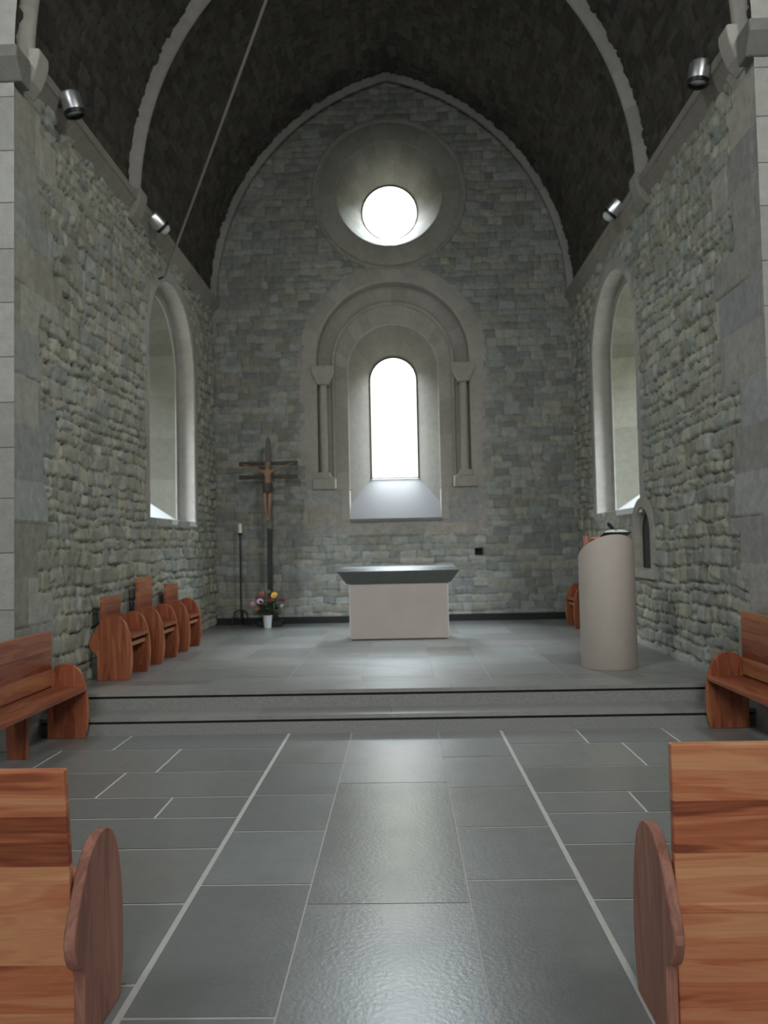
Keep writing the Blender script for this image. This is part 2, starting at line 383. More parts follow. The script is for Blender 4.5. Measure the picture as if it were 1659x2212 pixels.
# ---- pointed barrel vault
VC, VR = .9, 3.0+.9+.016
def vault_pt(side, a):
    """a = angle above the spring line"""
    return side*(-VC+VR*math.cos(a)), ZC-.04+VR*math.sin(a)
AMAX = math.acos(VC/VR)
def vault():
    st = .026
    L = VR*AMAX; s = np.linspace(-L, L, int(2*L/st)); y = np.arange(YN, YB+.03, st)
    S, Y = np.meshgrid(s, y, indexing='ij')
    h, r2, r3, e = layout(Y, S, 301, (.08, .15), (.12, .34), .02, .028, .040)
    h += .014*(vnoise(S, Y, .1, 303)-.5)
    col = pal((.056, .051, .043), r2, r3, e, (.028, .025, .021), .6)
    a = AMAX-np.abs(S)/VR*1.0
    a = np.clip(a, 0, AMAX); sd = np.where(S < 0, -1., 1.)
    rad = VR-h
    X = sd*(-VC+rad*np.cos(a)); Z = ZC-.04+rad*np.sin(a)
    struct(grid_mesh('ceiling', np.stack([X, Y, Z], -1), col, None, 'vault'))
vault()

# ---- vault ribs and cornices
def rib(name, y0, hw, proud, corb=True, base=(.30, .285, .26), zs=ZC-.02):
    mb = MB(); n = 46; prof = []
    for k in range(9):
        t = math.pi*k/8; prof.append((-hw*math.cos(t), proud*math.sin(t)))
    blk = 4
    for sd in (-1, 1):
        rows = []
        for i in range(n+1):
            a = AMAX*i/n; row = []
            for (dy, dr) in prof:
                rr = VR-dr+.03
                row.append((sd*(-VC+rr*math.cos(a)), y0+dy, ZC-.04+rr*math.sin(a)))
            rows.append(row)
        for i in range(n):
            k = .85+.3*random.Random(i//blk+sd*100+int(y0*10)).random()
            c = tuple(q*k for q in base)
            for j in range(8): mb.face([rows[i][j], rows[i][j+1], rows[i+1][j+1], rows[i+1][j]], c)
    # merge doubles
    o = mb.build(name, 'ashlar', recalc=True)
    b = bmesh.new(); b.from_mesh(o.data); bmesh.ops.remove_doubles(b, verts=b.verts, dist=.0005); bmesh.ops.recalc_face_normals(b, faces=b.faces); b.to_mesh(o.data); b.free()
    o.data.polygons.foreach_set('use_smooth', [True]*len(o.data.polygons))
    return struct(o)
rib('trim_1', 6.37, .10, .14, base=(.36, .34, .31))
rib('trim_2', 8.98, .095, .17)
rib('trim_3', 12.87, .07, .15, base=(.26, .25, .235))
def cornice(name, sd):
    mb = MB(); y = 6.46; i = 0
    while y < YB-.02:
        l = random.uniform(.55, .95); y1 = min(YB+.0, y+l); k = random.uniform(.9, 1.1)
        c = (.25*k, .232*k, .205*k)
        out = [(sd*(W+.05), ZC), (sd*(W-.135), ZC), (sd*(W-.135), ZC-.085), (sd*(W-.115), ZC-.10), (sd*(W-.02), ZC-.235), (sd*(W+.05), ZC-.235)]
        pts = [(p[0], p[1]) for p in out]
        def P(p, yy): return (p[0], yy, p[1])
        for a in range(len(pts)):
            b = (a+1) % len(pts); mb.face([P(pts[a], y), P(pts[b], y), P(pts[b], y1-.004), P(pts[a], y1-.004)], c)
        mb.face([P(p, y) for p in pts], c); mb.face([P(p, y1-.004) for p in pts], c)
        y = y1
    return struct(mb.build(name, 'ashlar'))
cornice('trim_4', -1); cornice('trim_5', 1)
# corbels under the ribs
def corbel(name, sd, y, hw, c):
    mb = MB()
    prof = [(W+.05, ZC+.06), (W-.185, ZC+.06), (W-.185, ZC-.02), (W-.165, ZC-.10), (W-.12, ZC-.22), (W-.05, ZC-.30), (W+.05, ZC-.33)]
    mb.prism([(sd*a, b) for a, b in prof], 1, y-hw, y+hw, c)
    # prism puts the axis second: (x, y, z)
    return struct(mb.build(name, 'ashlar', bevel=.02))
k = 6
for sd in (-1, 1):
    corbel('trim_%d' % k, sd, 6.40, .095, (.37, .35, .32)); k += 1
    corbel('trim_%d' % k, sd, 8.98, .115, (.27, .255, .23)); k += 1

# ---- window surrounds: lofts of arch profiles
def arch_path(hw, spr, bot, n=28, nb=7):
    p = [(-hw, bot+(spr-bot)*i/nb) for i in range(nb)]
    p += [(-hw*math.cos(math.pi*i/n), spr+hw*math.sin(math.pi*i/n)) for i in range(n+1)]
    p += [(hw, spr-(spr-bot)*(i+1)/nb) for i in range(nb)]
    return p
def loft(mb, secs, f, base, seed, blk=2, contrast=.2, jag=0.):
    """secs: (path, depth); f maps (u, v, depth) to a point"""
    n = len(secs[0][0]); rg = random.Random(seed)
    ks = [[1-contrast/2+contrast*rg.random() for _ in range(n)] for _ in secs]
    for s in range(len(secs)-1):
        A, da = secs[s]; B, db = secs[s+1]
        for i in range(n-1):
            k = ks[s][(i+s) // blk]; c = tuple(q*k for q in base)
            mb.face([f(*A[i], da), f(*A[i+1], da), f(*B[i+1], db), f(*B[i], db)], c)
def weld(o, smooth=35):
    b = bmesh.new(); b.from_mesh(o.data); bmesh.ops.remove_doubles(b, verts=b.verts, dist=.0004); bmesh.ops.recalc_face_normals(b, faces=b.faces); b.to_mesh(o.data); b.free()
    o.data.polygons.foreach_set('use_smooth', [True]*len(o.data.polygons)); o.data.set_sharp_from_angle(angle=R(smooth))
    return o
# lancet in the back wall
fb = lambda u, v, d: (u, d, v)
mb = MB()
S1 = [(arch_path(1.56, LS, 2.5), 12.985), (arch_path(1.30, LS, 2.5), 12.975), (arch_path(1.27, LS, 2.5), 12.99), (arch_path(1.26, LS, 2.5), 13.2),
      (arch_path(1.05, 4.65, 2.5), 13.2), (arch_path(1.03, 4.65, 2.5), 13.165), (arch_path(.99, 4.64, 2.5), 13.165), (arch_path(.97, 4.64, 2.5), 13.2),
      (arch_path(.77, 4.54, 2.5), 13.21), (arch_path(.755, 4.54, 2.5), 13.23)]
loft(mb, S1, fb, (.31, .29, .262), 3)
S2 = [(arch_path(.755, 4.54, 2.0), 13.23), (arch_path(.40, 4.43, 2.7), 13.68)]
loft(mb, S2, fb, (.20, .19, .168), 5, contrast=.12)
for sd in (-1, 1):   # ledge of the nook and jambs below it
    mb.face([(sd*.74, 12.98, 2.5), (sd*1.3, 12.98, 2.5), (sd*1.3, 13.25, 2.5), (sd*.74, 13.25, 2.5)], (.33, .31, .28))
    mb.face([(sd*.755, 12.97, 1.98), (sd*.755, 13.26, 1.98), (sd*.755, 13.26, 2.52), (sd*.755, 12.97, 2.52)], (.35, .33, .3))
    mb.face([(sd*.755, 12.972, 1.98), (sd*.755, 12.972, 2.5), (sd*.88, 12.972, 2.5), (sd*.88, 12.972, 1.98)], (.33, .31, .28))
win1 = struct(weld(mb.build('window_1', 'ashlar')))
mb = MB()
mb.face([(-.755, 12.96, 2.0), (.755, 12.96, 2.0), (.755, 13.23, 2.0+.27*1.0), (-.755, 13.23, 2.27)])
mb.face([(-.755, 13.23, 2.27), (.755, 13.23, 2.27), (.42, 13.68, 2.72), (-.42, 13.68, 2.72)])
mb.face([(-.755, 12.96, 2.0), (.755, 12.96, 2.0), (.755, 12.96, 1.95), (-.755, 12.96, 1.95)])
mb.face([(-.755, 12.96, 1.95), (.755, 12.96, 1.95), (.755, 13.05, 1.95), (-.755, 13.05, 1.95)])
o = mb.build('sill', 'sill', win1); o['label'] = 'pale sloping sill'
mb = MB(); mb.face([(u, 13.675, v) for u, v in arch_path(.41, 4.43, 2.72)]); mb.build('glass_pane', 'glass', win1, recalc=False)
mb = MB()   # thin iron frame with stubs of the leading
p = arch_path(.405, 4.43, 2.725); mb.tube([(u, 13.66, v) for u, v in p], .012, 6); mb.tube([(-.4, 13.66, 2.73), (.4, 13.66, 2.73)], .012, 6)
mb.build('window_frame', 'iron', win1, smooth=50)
for sd in (-1, 1):
    x = sd*1.17
    mb = MB(); mb.lathe([(.062, 2.78), (.062, 4.27)], (x, 13.06, 0), 20, (.31, .295, .265)); mb.build('colonnette', 'ashlar', win1, smooth=40)
    mb = MB(); c = (.30, .285, .255)
    mb.prism([(x-.09, 4.25), (x+.09, 4.25), (x+.185, 4.46), (x+.185, 4.57), (x-.185, 4.57), (x-.185, 4.46)], 1, 12.935, 13.2, c); mb.build('capital', 'ashlar', win1, bevel=.012)
    mb = MB(); mb.box(x-.19, x+.19, 12.935, 13.2, 2.5, 2.68, c); mb.prism([(x-.15, 2.68), (x+.15, 2.68), (x+.085, 2.79), (x-.085, 2.79)], 1, 12.97, 13.15, c)
    mb.build('column_base', 'ashlar', win1, bevel=.012)
# rose
def circ(r, zc, n=48, flat=None):
    return [(-r*math.cos(2*math.pi*i/n+.0), zc+r*math.sin(2*math.pi*i/n)) for i in range(n+1)]
mb = MB()
S = [(circ(1.31, RZ), 12.99), (circ(1.29, RZ), 12.965), (circ(1.25, RZ), 12.965), (circ(1.23, RZ), 12.995), (circ(1.19, RZ), 12.972), (circ(.92, RZ), 12.968), (circ(.89, RZ), 12.98), (circ(.70, RZ-.035), 13.28), (circ(.48, RZ-.07), 13.62)]
loft(mb, S[:7], fb, (.285, .272, .24), 8, contrast=.22); loft(mb, S[6:], fb, (.215, .206, .178), 9, contrast=.22)
win2 = struct(weld(mb.build('window_2', 'ashlar')))
mb = MB(); mb.face([(u, 13.615, v) for u, v in circ(.485, RZ-.07)[:-1]]); mb.build('glass_pane', 'glass', win2, recalc=False)
mb = MB(); mb.tube([(u, 13.6, v) for u, v in circ(.482, RZ-.07)], .01, 6); mb.build('window_frame', 'iron', win2, smooth=50)
mb = MB(); mb.prism([(13.0, RZ-.875), (13.58, RZ-.545), (13.58, RZ-.60), (13.0, RZ-.9)], 0, -.155, .155); o = mb.build('sill', 'sill', win2); o['label'] = 'small pale flat sill'
# side windows
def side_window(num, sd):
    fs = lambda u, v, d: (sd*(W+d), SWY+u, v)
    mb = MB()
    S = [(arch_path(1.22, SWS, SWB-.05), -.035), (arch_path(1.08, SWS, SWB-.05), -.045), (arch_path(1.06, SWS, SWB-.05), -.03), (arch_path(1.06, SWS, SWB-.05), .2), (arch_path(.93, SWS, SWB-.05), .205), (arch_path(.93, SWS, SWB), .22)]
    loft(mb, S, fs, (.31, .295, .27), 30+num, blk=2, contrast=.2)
    loft(mb, [(arch_path(.93, SWS, SWB), .22), (arch_path(.72, SWS+.02, SWB), .6), (arch_path(.42, SWS+.1, SWB), 1.15)], fs, (.15, .146, .122) if sd < 0 else (.235, .228, .185), 40+num, blk=2, contrast=.4)  # left jamb coloured darker, standing in for dimmer, tree-shaded daylight
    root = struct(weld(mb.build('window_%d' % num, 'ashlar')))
    mb = MB(); z0 = SWB-.01
    mb.face([fs(-1.14, z0, -.04), fs(1.14, z0, -.04), fs(1.14, z0+.02, .2), fs(-1.14, z0+.02, .2)])
    mb.face([fs(-1.0, z0+.02, .2), fs(1.0, z0+.02, .2), fs(.5, SWB+.72, 1.15), fs(-.5, SWB+.72, 1.15)])
    mb.face([fs(-1.14, z0, -.04), fs(1.14, z0, -.04), fs(1.14, z0-.07, -.04), fs(-1.14, z0-.07, -.04)])
    o = mb.build('sill', 'sill_bright', root); o['label'] = 'sloping sill, coloured bright as if skylit'
    mb = MB(); mb.face([fs(u, v, 1.14) for u, v in arch_path(.43, SWS+.1, SWB+.7)]); mb.build('glass_pane', 'glass', root, recalc=False)
    portal('window_portal_side', fs(0, 3.5, 1.2), fs(0, 3.5, 0), .95, 2.5)
side_window(3, -1); side_window(4, 1)
# niche in the right wall
fs = lambda u, v, d: (W+d, NY+u, v)
mb = MB()
loft(mb, [(arch_path(NHW+.10, NS, NB-.02), -.03), (arch_path(NHW+.09, NS, NB-.02), -.06), (arch_path(NHW-.02, NS, NB-.02), -.06), (arch_path(NHW-.06, NS, NB-.02), -.01), (arch_path(NHW-.07, NS, NB-.02), .035)], fs, (.31, .30, .26), 77, contrast=.12)
pth = arch_path(NHW-.06, NS, NB-.02)
mb.face([fs(-NHW, NB-.015, -.05), fs(NHW, NB-.015, -.05), fs(NHW, NB-.015, .09), fs(-NHW, NB-.015, .09)], (.45, .44, .41))
nich = struct(weld(mb.build('trim_12', 'ashlar')))
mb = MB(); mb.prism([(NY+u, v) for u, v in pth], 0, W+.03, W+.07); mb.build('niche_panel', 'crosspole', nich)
mb = MB(); mb.box(W-.075, W+.02, NY-NHW-.12, NY+NHW+.12, NB-.12, NB-.017, (.33, .315, .28)); mb.build('sill', 'ashlar', nich, bevel=.01)

# ---- choir arch: pier faces towards the nave, imposts, and the nave's own shell
mb = MB(); rg = random.Random(4)
for sd in (-1, 1):
    z = 0.
    while z < 5.6:
        z1 = min(5.66, z+rg.uniform(.34, .46)); k = rg.uniform(.88, 1.12)
        mb.face([(sd*(W-.05), YN, z+.004), (sd*(W+1.5), YN, z+.004), (sd*(W+1.5), YN, z1-.004), (sd*(W-.05), YN, z1-.004)], (.34*k, .338*k, .317*k)); z = z1
    mb.face([(sd*(W-.048), YN+.004, 0), (sd*(W+1.5), YN+.004, 0), (sd*(W+1.5), YN+.004, 5.7), (sd*(W-.048), YN+.004, 5.7)], (.2, .2, .18))
    prev = None
    for i in range(41):
        a = AMAX*i/40; x, zz = sd*(-VC+(VR-.055)*math.cos(a)), ZC-.04+(VR-.055)*math.sin(a)
        if prev: mb.face([(prev[0], YN, prev[1]), (sd*4.55, YN, prev[1]), (sd*4.55, YN, zz), (x, YN, zz)], (.38, .37, .35))
        prev = (x, zz)
mb.face([(-4.55, YN, prev[1]), (4.55, YN, prev[1]), (4.55, YN, 11), (-4.55, YN, 11)], (.36, .35, .33))
struct(mb.build('wall_choir_arch', 'ashlar', recalc=False))
k = 13
for sd in (-1, 1):
    mb = MB(); mb.prism([(YN-.10, 5.62), (YN-.10, 5.52), (YN-.01, 5.36), (YN+.14, 5.36), (YN+.14, 5.62)], 0, sd*(W-.12), sd*(W+.7), (.19, .185, .17))
    struct(mb.build('trim_%d' % k, 'ashlar', bevel=.015)); k += 1
def sheet(name, pts, c=(.36, .355, .33)):
    mb = MB(); mb.face(pts, c); return struct(mb.build(name, 'ashlar', recalc=False))
sheet('wall_nave_left', [(-4.55, -9, 0), (-4.55, YN, 0), (-4.55, YN, 11), (-4.55, -9, 11)])
sheet('wall_nave_right', [(4.55, -9, 0), (4.55, YN, 0), (4.55, YN, 11), (4.55, -9, 11)])
sheet('wall_nave_back', [(-4.55, -9, 0), (4.55, -9, 0), (4.55, -9, 11), (-4.55, -9, 11)])
sheet('ceiling_nave', [(-4.55, -9, 11), (4.55, -9, 11), (4.55, YN, 11), (-4.55, YN, 11)], (.2, .18, .16))

# ---- nave floor: slate flags with pale joints
SL = (.225, .236, .232); GR = (.56, .56, .54)
def flags(mb, x0, x1, ys, cuts, z, rg, base, g=.006, gx0=None, gx1=None):
    for a, b in zip(ys[:-1], ys[1:]):
        xs = [x0]+sorted(cuts.get(round(a, 2), []))+[x1]
        for p, q in zip(xs[:-1], xs[1:]):
            k = rg.uniform(.84, 1.16); t = rg.uniform(-.03, .03)
            l = p+(gx0 if (p == x0 and gx0 is not None) else g); r = q-(gx1 if (q == x1 and gx1 is not None) else g)
            mb.face([(l, a+g, z), (r, a+g, z), (r, b-g, z), (l, b-g, z)], (base[0]*k*(1+t), base[1]*k, base[2]*k*(1-t)))
def floor():
    mb = MB(); rg = random.Random(12)
    pre = [-9+.62*i for i in range(19)]       # behind the camera
    mb.face([(-4.6, -9, -.003), (4.6, -9, -.003), (4.6, 6.7, -.003), (-4.6, 6.7, -.003)], GR, 1)
    yo = pre+[2.86, 3.50, 4.13, 4.60, 4.98, 5.54, 6.17, 6.66]
    cl = {4.98: [-1.87, -2.9], 4.6: [-1.375, -2.3], 5.54: [-1.66, -2.6], 4.13: [-1.95], 3.5: [-2.2], 2.86: [-1.7, -3.0], 6.17: [-2.2]}
    cr = {4.6: [1.465, 2.4], 4.98: [2.05], 5.54: [1.755, 2.7], 6.17: [1.5, 2.2], 4.13: [2.3], 3.5: [1.9], 2.86: [2.1]}
    flags(mb, -4.55, -.88, yo, cl, 0, rg, SL, .009, None, .014)
    flags(mb, .88, 4.55, yo, cr, 0, rg, SL, .009, .014, None)
    flags(mb, -.88, -.355, pre+[2.66, 3.685, 4.37, 5.0, 5.70, 6.66], {}, 0, rg, [c*1.02 for c in SL], .008, .014, .005)
    flags(mb, -.355, .36, pre[:-1]+[2.30, 3.48, 5.22, 6.66], {}, 0, rg, [c*.98 for c in SL], .004)
    flags(mb, .36, .88, pre+[2.55, 3.71, 4.39, 5.10, 5.82, 6.66], {}, 0, rg, [c*1.02 for c in SL], .008, .004, .014)
    return struct(mb.build('floor', ['slate', 'grout'], recalc=False))
MT['grout'] = plain('pale_grout', GR, .8, noise=.12, nscale=25)
floor()
# ---- two steps up to the platform
def step(name, y0, y1, z, rg, tiles):
    mb = MB()
    mb.box(-W-.02, W+.02, y0+.012, y0+.3, z-.15, z-.055, (.2, .2, .19), 1)
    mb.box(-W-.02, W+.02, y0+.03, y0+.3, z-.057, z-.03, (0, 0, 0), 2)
    xs = [-W-.02]
    while xs[-1] < W: xs.append(xs[-1]+rg.uniform(.9, 1.5))
    xs[-1] = W+.02
    for p, q in zip(xs[:-1], xs[1:]):
        k = rg.uniform(.9, 1.1); mb.box(p+.0005, q-.0005, y0, y0+.36, z-.032, z, (.24*k, .24*k, .228*k), 0)
    if tiles:
        mb.face([(-W-.02, y0+.35, z-.004), (W+.02, y0+.35, z-.004), (W+.02, YB+.05, z-.004), (-W-.02, YB+.05, z-.004)], GR, 3)
        ys = [y0+.36, 7.62, 8.3, 9.0, 9.72, 10.4, 11.1, 11.8, 12.4, YB+.05]
        for a, b, s in ((-W-.02, -2.35, 1), (-2.35, -1.72, 1), (-1.72, -1.02, 1), (-1.02, -.32, 1), (-.32, .365, 1), (.365, .89, 1), (.89, 1.6, 1), (1.6, 2.3, 1), (2.3, W+.02, 1)):
            off = rg.uniform(-.2, .2)
            yy = [ys[0]]+[v+off for v in ys[1:-1]]+[ys[-1]]
            flags(mb, a, b, yy, {}, z, rg, (.215, .217, .207), .003)
    return struct(mb.build(name, ['slate_up', 'riser', 'gap', 'grout'], recalc=False))
rg = random.Random(31)
step('floor_lower_step', 6.62, 6.95, .15, rg, False)
step('floor_platform', 6.95, YB, .30, rg, True)
mb = MB(); mb.box(-W, W, 12.93, 13.02, .30, .41, (.03, .03, .03)); struct(mb.build('baseboard_back', 'gap'))
mb = MB(); mb.box(W-.055, W+.02, 6.97, 12.9, .30, .345, (.34, .34, .32)); struct(mb.build('baseboard_right', 'ashlar'))

# ------------------------------------------------------------------ wooden furniture
PROF = [(.03, 0), (.008, .10), (0, .2), (.006, .33), (.022, .43), (.05, .525), (.085, .578), (.125, .61), (.18, .625), (.24, .615), (.29, .585), (.335, .535), (.37, .475), (.40, .425), (.418, .385), (.42, .345), (.408, .305), (.385, .272), (.36, .255), (.347, .235), (.345, .2), (.345, 0)]
def spline(pts, n=4):
    out = []
    m = len(pts)
    for i in range(m-1):
        p0 = pts[max(i-1, 0)]; p1 = pts[i]; p2 = pts[i+1]; p3 = pts[min(i+2, m-1)]
        for k in range(n):
            t = k/n
            out.append(tuple(.5*((2*p1[j])+(-p0[j]+p2[j])*t+(2*p0[j]-5*p1[j]+4*p2[j]-p3[j])*t*t+(-p0[j]+3*p1[j]-3*p2[j]+p3[j])*t**3) for j in (0, 1)))
    return out+[pts[-1]]
PROFS = spline(PROF[:-2], 3)+PROF[-2:]
def side_panel(parent, x0, x1, m='pl_z', sc=1.0, h=1.0, cut=0.):
    mb = MB(); mb.prism([(-d*sc if d > cut else -cut, z*h) for d, z in PROFS], 0, x0, x1)
    return mb.build('side_panel', m, parent, bevel=.006, smooth=30)
# local frame of every seat: x = width, front edge at y = 0 facing +y, rear at y = -.42
def seat_unit(name, label, cat, width, back_top, loc, rz, recl=0., back_bot=.04, group=None, seat_z=.43, mids=(), th=.036, rail=False, dark_out=False, back_inset=.03):
    t = thing(name, label, cat, loc, rz, group); wd = 'pl' if dark_out else 'bn'
    hw = width/2
    for sd in (-1, 1):
        a, b = (sd*hw, sd*(hw-th)); m = 'pl_zd' if dark_out else wd+'_z'
        side_panel(t, min(a, b), max(a, b), m)
    for x in mids:
        mb = MB(); mb.prism([(-.21, 0), (-.21, seat_z-.04), (-.38, seat_z-.04), (-.36, 0)], 0, x-th/2, x+th/2); mb.build('leg_panel', wd+'_z', t, bevel=.004)
    xi = hw-th-.004
    mb = MB(); mb.box(-xi, xi, -.335, -.004, seat_z-.034, seat_z); mb.build('seat', wd+'_xy', t, bevel=.006)
    # back board
    xb = hw-th-.006
    mb = MB(); mb.box(-xb, xb, -.033, 0, back_bot, back_top); o = mb.build('backrest', wd+'_x2', t, bevel=.005)
    o.location = (0, -.298, 0)
    if recl:
        o.rotation_euler = (R(recl), 0, 0); o.location = (0, -.298+math.tan(R(recl))*.3, 0)
    if rail:
        mb = MB(); mb.box(-xi, xi, -.075, -.045, seat_z-.115, seat_z-.075); mb.build('stretcher', wd+'_x', t, bevel=.004)
    return t
# front pews by the aisle (seat towards the choir)
pl = seat_unit('pew', 'front pew left of the aisle, seen from behind, wooden back leaning a little', 'pew', 2.4, .885, (-.92-1.2, 2.83, 0), 0, 6.5, dark_out=True, group='front pews', back_inset=.05)
pr = seat_unit('pew', 'front pew right of the aisle, seen from behind, upright backboard with light band', 'pew', 2.4, .915, (.876+1.2, 2.83, 0), 0, .4, dark_out=True, group='front pews')
# benches along the walls, facing each other across the nave
seat_unit('bench', 'long wooden bench against the left wall at the foot of the steps', 'bench', 2.9, .90, (-2.545, 6.585-1.45, 0), R(-90), 0, back_bot=.44, mids=(-.80, .15), group='wall benches')
seat_unit('bench', 'long wooden bench against the right wall at the foot of the steps', 'bench', 2.9, .955, (2.56, 6.60-1.45, 0), R(90), 0, back_bot=.44, mids=(.55, -.5), group='wall benches')
# sanctuary chairs
chr_ = seat_unit('sanctuary_chair', 'round-sided wooden chair on the platform, nearest the steps by left wall', 'chair', .58, .80, (-2.54, 7.9, .3), R(-90), 0, back_bot=.30, group='chairs by the left wall', rail=True)
def chair(y, x, rz, label, top, group):
    c = dup(chr_, (x, y, .3), rz, label, group)
    for p in c.children:
        if p.name.startswith('backrest'):
            p.data = p.data.copy(); me = p.data
            for v in me.vertices:
                if v.co.z > .6: v.co.z = top
    return c
chair(8.93, -2.54, R(-90), 'middle wooden chair by left wall, with the tallest backboard of the three', .95, 'chairs by the left wall')
chair(9.98, -2.54, R(-90), 'farthest wooden chair by left wall, nearest the crucifix', .83, 'chairs by the left wall')
o = chair(11.72, 2.54, R(90), 'wooden chair by the right wall, half hidden behind the stone lectern', .80, None)
if 'group' in o: del o['group']

# ------------------------------------------------------------------ altar
al = thing('altar', 'block altar of pale stone carrying a dark slate table slab', 'altar', (.035, 10.5, .3))
mb = MB(); mb.box(-.66, .66, 0, .62, .012, .75); mb.build('base', 'marble', al, bevel=.012)
mb = MB(); mb.box(-.63, .63, .02, .6, 0, .014); mb.build('plinth', 'gap', al)
mb = MB()
def rect(hw, y0, y1, z): return [(-hw, y0, z), (hw, y0, z), (hw, y1, z), (-hw, y1, z)]
lv = [rect(.685, -.02, .64, .75), rect(.70, -.035, .655, .765), rect(.795, -.17, .79, .905), rect(.80, -.18, .80, .92), rect(.765, -.10, .76, .958)]
for a, b in zip(lv[:-1], lv[1:]):
    for i in range(4): mb.face([a[i], a[(i+1) % 4], b[(i+1) % 4], b[i]])
mb.face(lv[0][::-1]); mb.face(lv[-1])
weld(mb.build('table_slab', 'slab', al), 20)

# ------------------------------------------------------------------ stone lectern (ambo), book, microphone
am = thing('lectern', 'round pale stone lectern with slanted top, beside the right wall niche', 'lectern', (2.135, 7.95, .3))
mb = MB(); n = 64; rad = .272
def topz(a):
    # rim is highest at the nave side and falls towards the reader
    c = math.cos(a-R(-82)); return 1.16+.155*c if c > -.2 else 1.16+.155*-.2-.10*(-c-.2)
rings = []
for (r, f) in ((rad-.01, 'b'), (rad, 'b2'), (rad, 't0'), (rad-.004, 't1'), (rad-.015, 't2'), (rad-.05, 't2'), (rad-.055, 'in')):
    row = []
    for i in range(n):
        a = 2*math.pi*i/n; z = {'b': 0, 'b2': .012, 't0': topz(a)-.014, 't1': topz(a)-.004, 't2': topz(a), 'in': .95}[f]
        row.append((r*math.cos(a), r*math.sin(a), z))
    rings.append(row)
for a, b in zip(rings[:-1], rings[1:]):
    for i in range(n): mb.face([a[i], a[(i+1) % n], b[(i+1) % n], b[i]])
mb.face(rings[0][::-1]); mb.face(rings[-1])
weld(mb.build('stone_drum', 'ambo', am), 40)
mb = MB(); mb.box(-.17, .17, -.13, .11, -.012, .012); o = mb.build('book_rest', 'pl_xy', am, loc=(.0, .04, 1.245), rot=(R(-17), 0, R(4)), bevel=.004); o['label'] = 'wooden book rest'
mb = MB(); mb.box(-.19, -.15, -.02, .05, .94, 1.305); o = mb.build('rest_post', 'pl_zd', am, loc=(0, .1, 0), bevel=.004)
bk = thing('open_book', 'open white book lying on top of the round stone lectern', 'book', (2.135+.075, 7.93, 1.605), R(3))
bk.rotation_euler = (R(-14), 0, R(3))
mb = MB(); mb.box(-.125, .15, -.105, .105, 0, .008); mb.build('cover', 'black', bk, bevel=.002)
mb = MB()
for sd in (-1, 1):
    xs = [0, .015, .045, .08, .12]; hs = [.018, .034, .036, .028, .014]
    for i in range(4):
        mb.face([(sd*xs[i], -.098, hs[i]), (sd*xs[i+1], -.098, hs[i+1]), (sd*xs[i+1], .098, hs[i+1]), (sd*xs[i], .098, hs[i])])
        mb.face([(sd*xs[i], -.098, .008), (sd*xs[i+1], -.098, .008), (sd*xs[i+1], -.098, hs[i+1]), (sd*xs[i], -.098, hs[i])])
        mb.face([(sd*xs[i], .098, .008), (sd*xs[i+1], .098, .008), (sd*xs[i+1], .098, hs[i+1]), (sd*xs[i], .098, hs[i])])
    mb.face([(sd*.12, -.098, .008), (sd*.12, .098, .008), (sd*.12, .098, .014), (sd*.12, -.098, .014)])
mb.build('pages', 'paper', bk)
mc = thing('microphone', 'small black gooseneck microphone above the open book', 'microphone', (2.275, 8.06, 1.45))
mb = MB(); mb.tube([(0, 0, 0), (.005, -.01, .10), (-.01, -.02, .17), (-.04, -.03, .215)], .007, 8); mb.build('gooseneck', 'black', mc, smooth=50)
mb = MB(); mb.tube([(-.035, -.03, .205), (-.05, -.033, .23), (-.085, -.045, .27), (-.097, -.05, .285)], [.012, .02, .018, .01], 10); mb.build('microphone_head', 'black', mc, smooth=50)
mb = MB(); mb.lathe([(.035, -.28), (.035, -.262), (.012, -.26), (.01, 0.)], (0, 0, 0), 14); mb.build('mount', 'black', mc, smooth=50)

# ------------------------------------------------------------------ standing crucifix
cx, cy = -2.035, 12.62
cr_ = thing('crucifix', 'tall dark standing crucifix with two crossbars in the left back corner', 'crucifix', (cx, cy, .3))
mb = MB(); mb.box(-.19, .19, -.14, .16, 0, .10); mb.box(-.11, .11, -.09, .1, .10, .2); mb.build('foot', 'crosspole', cr_, bevel=.012)
mb = MB(); mb.prism([(-.04, .18), (.04, .18), (.036, 1.56), (-.036, 1.56)], 1, -.035, .035); mb.build('post', 'crosspole', cr_, bevel=.006)
mb = MB(); mb.prism([(-.05, 1.55), (.05, 1.55), (.055, 2.0), (.05, 2.65), (.036, 2.99), (.0, 3.06), (-.036, 2.99), (-.05, 2.65), (-.055, 2.0)], 1, -.03, .03); mb.build('shaft', 'crosstop', cr_, bevel=.008)
for z in (2.615, 2.395):
    mb = MB(); mb.prism([(-.475, z-.034), (-.06, z-.026), (.06, z-.026), (.475, z-.034), (.475, z+.034), (.06, z+.026), (-.06, z+.026), (-.475, z+.034)], 1, -.027, .027); mb.build('crossbar', 'crosswood', cr_, bevel=.006)
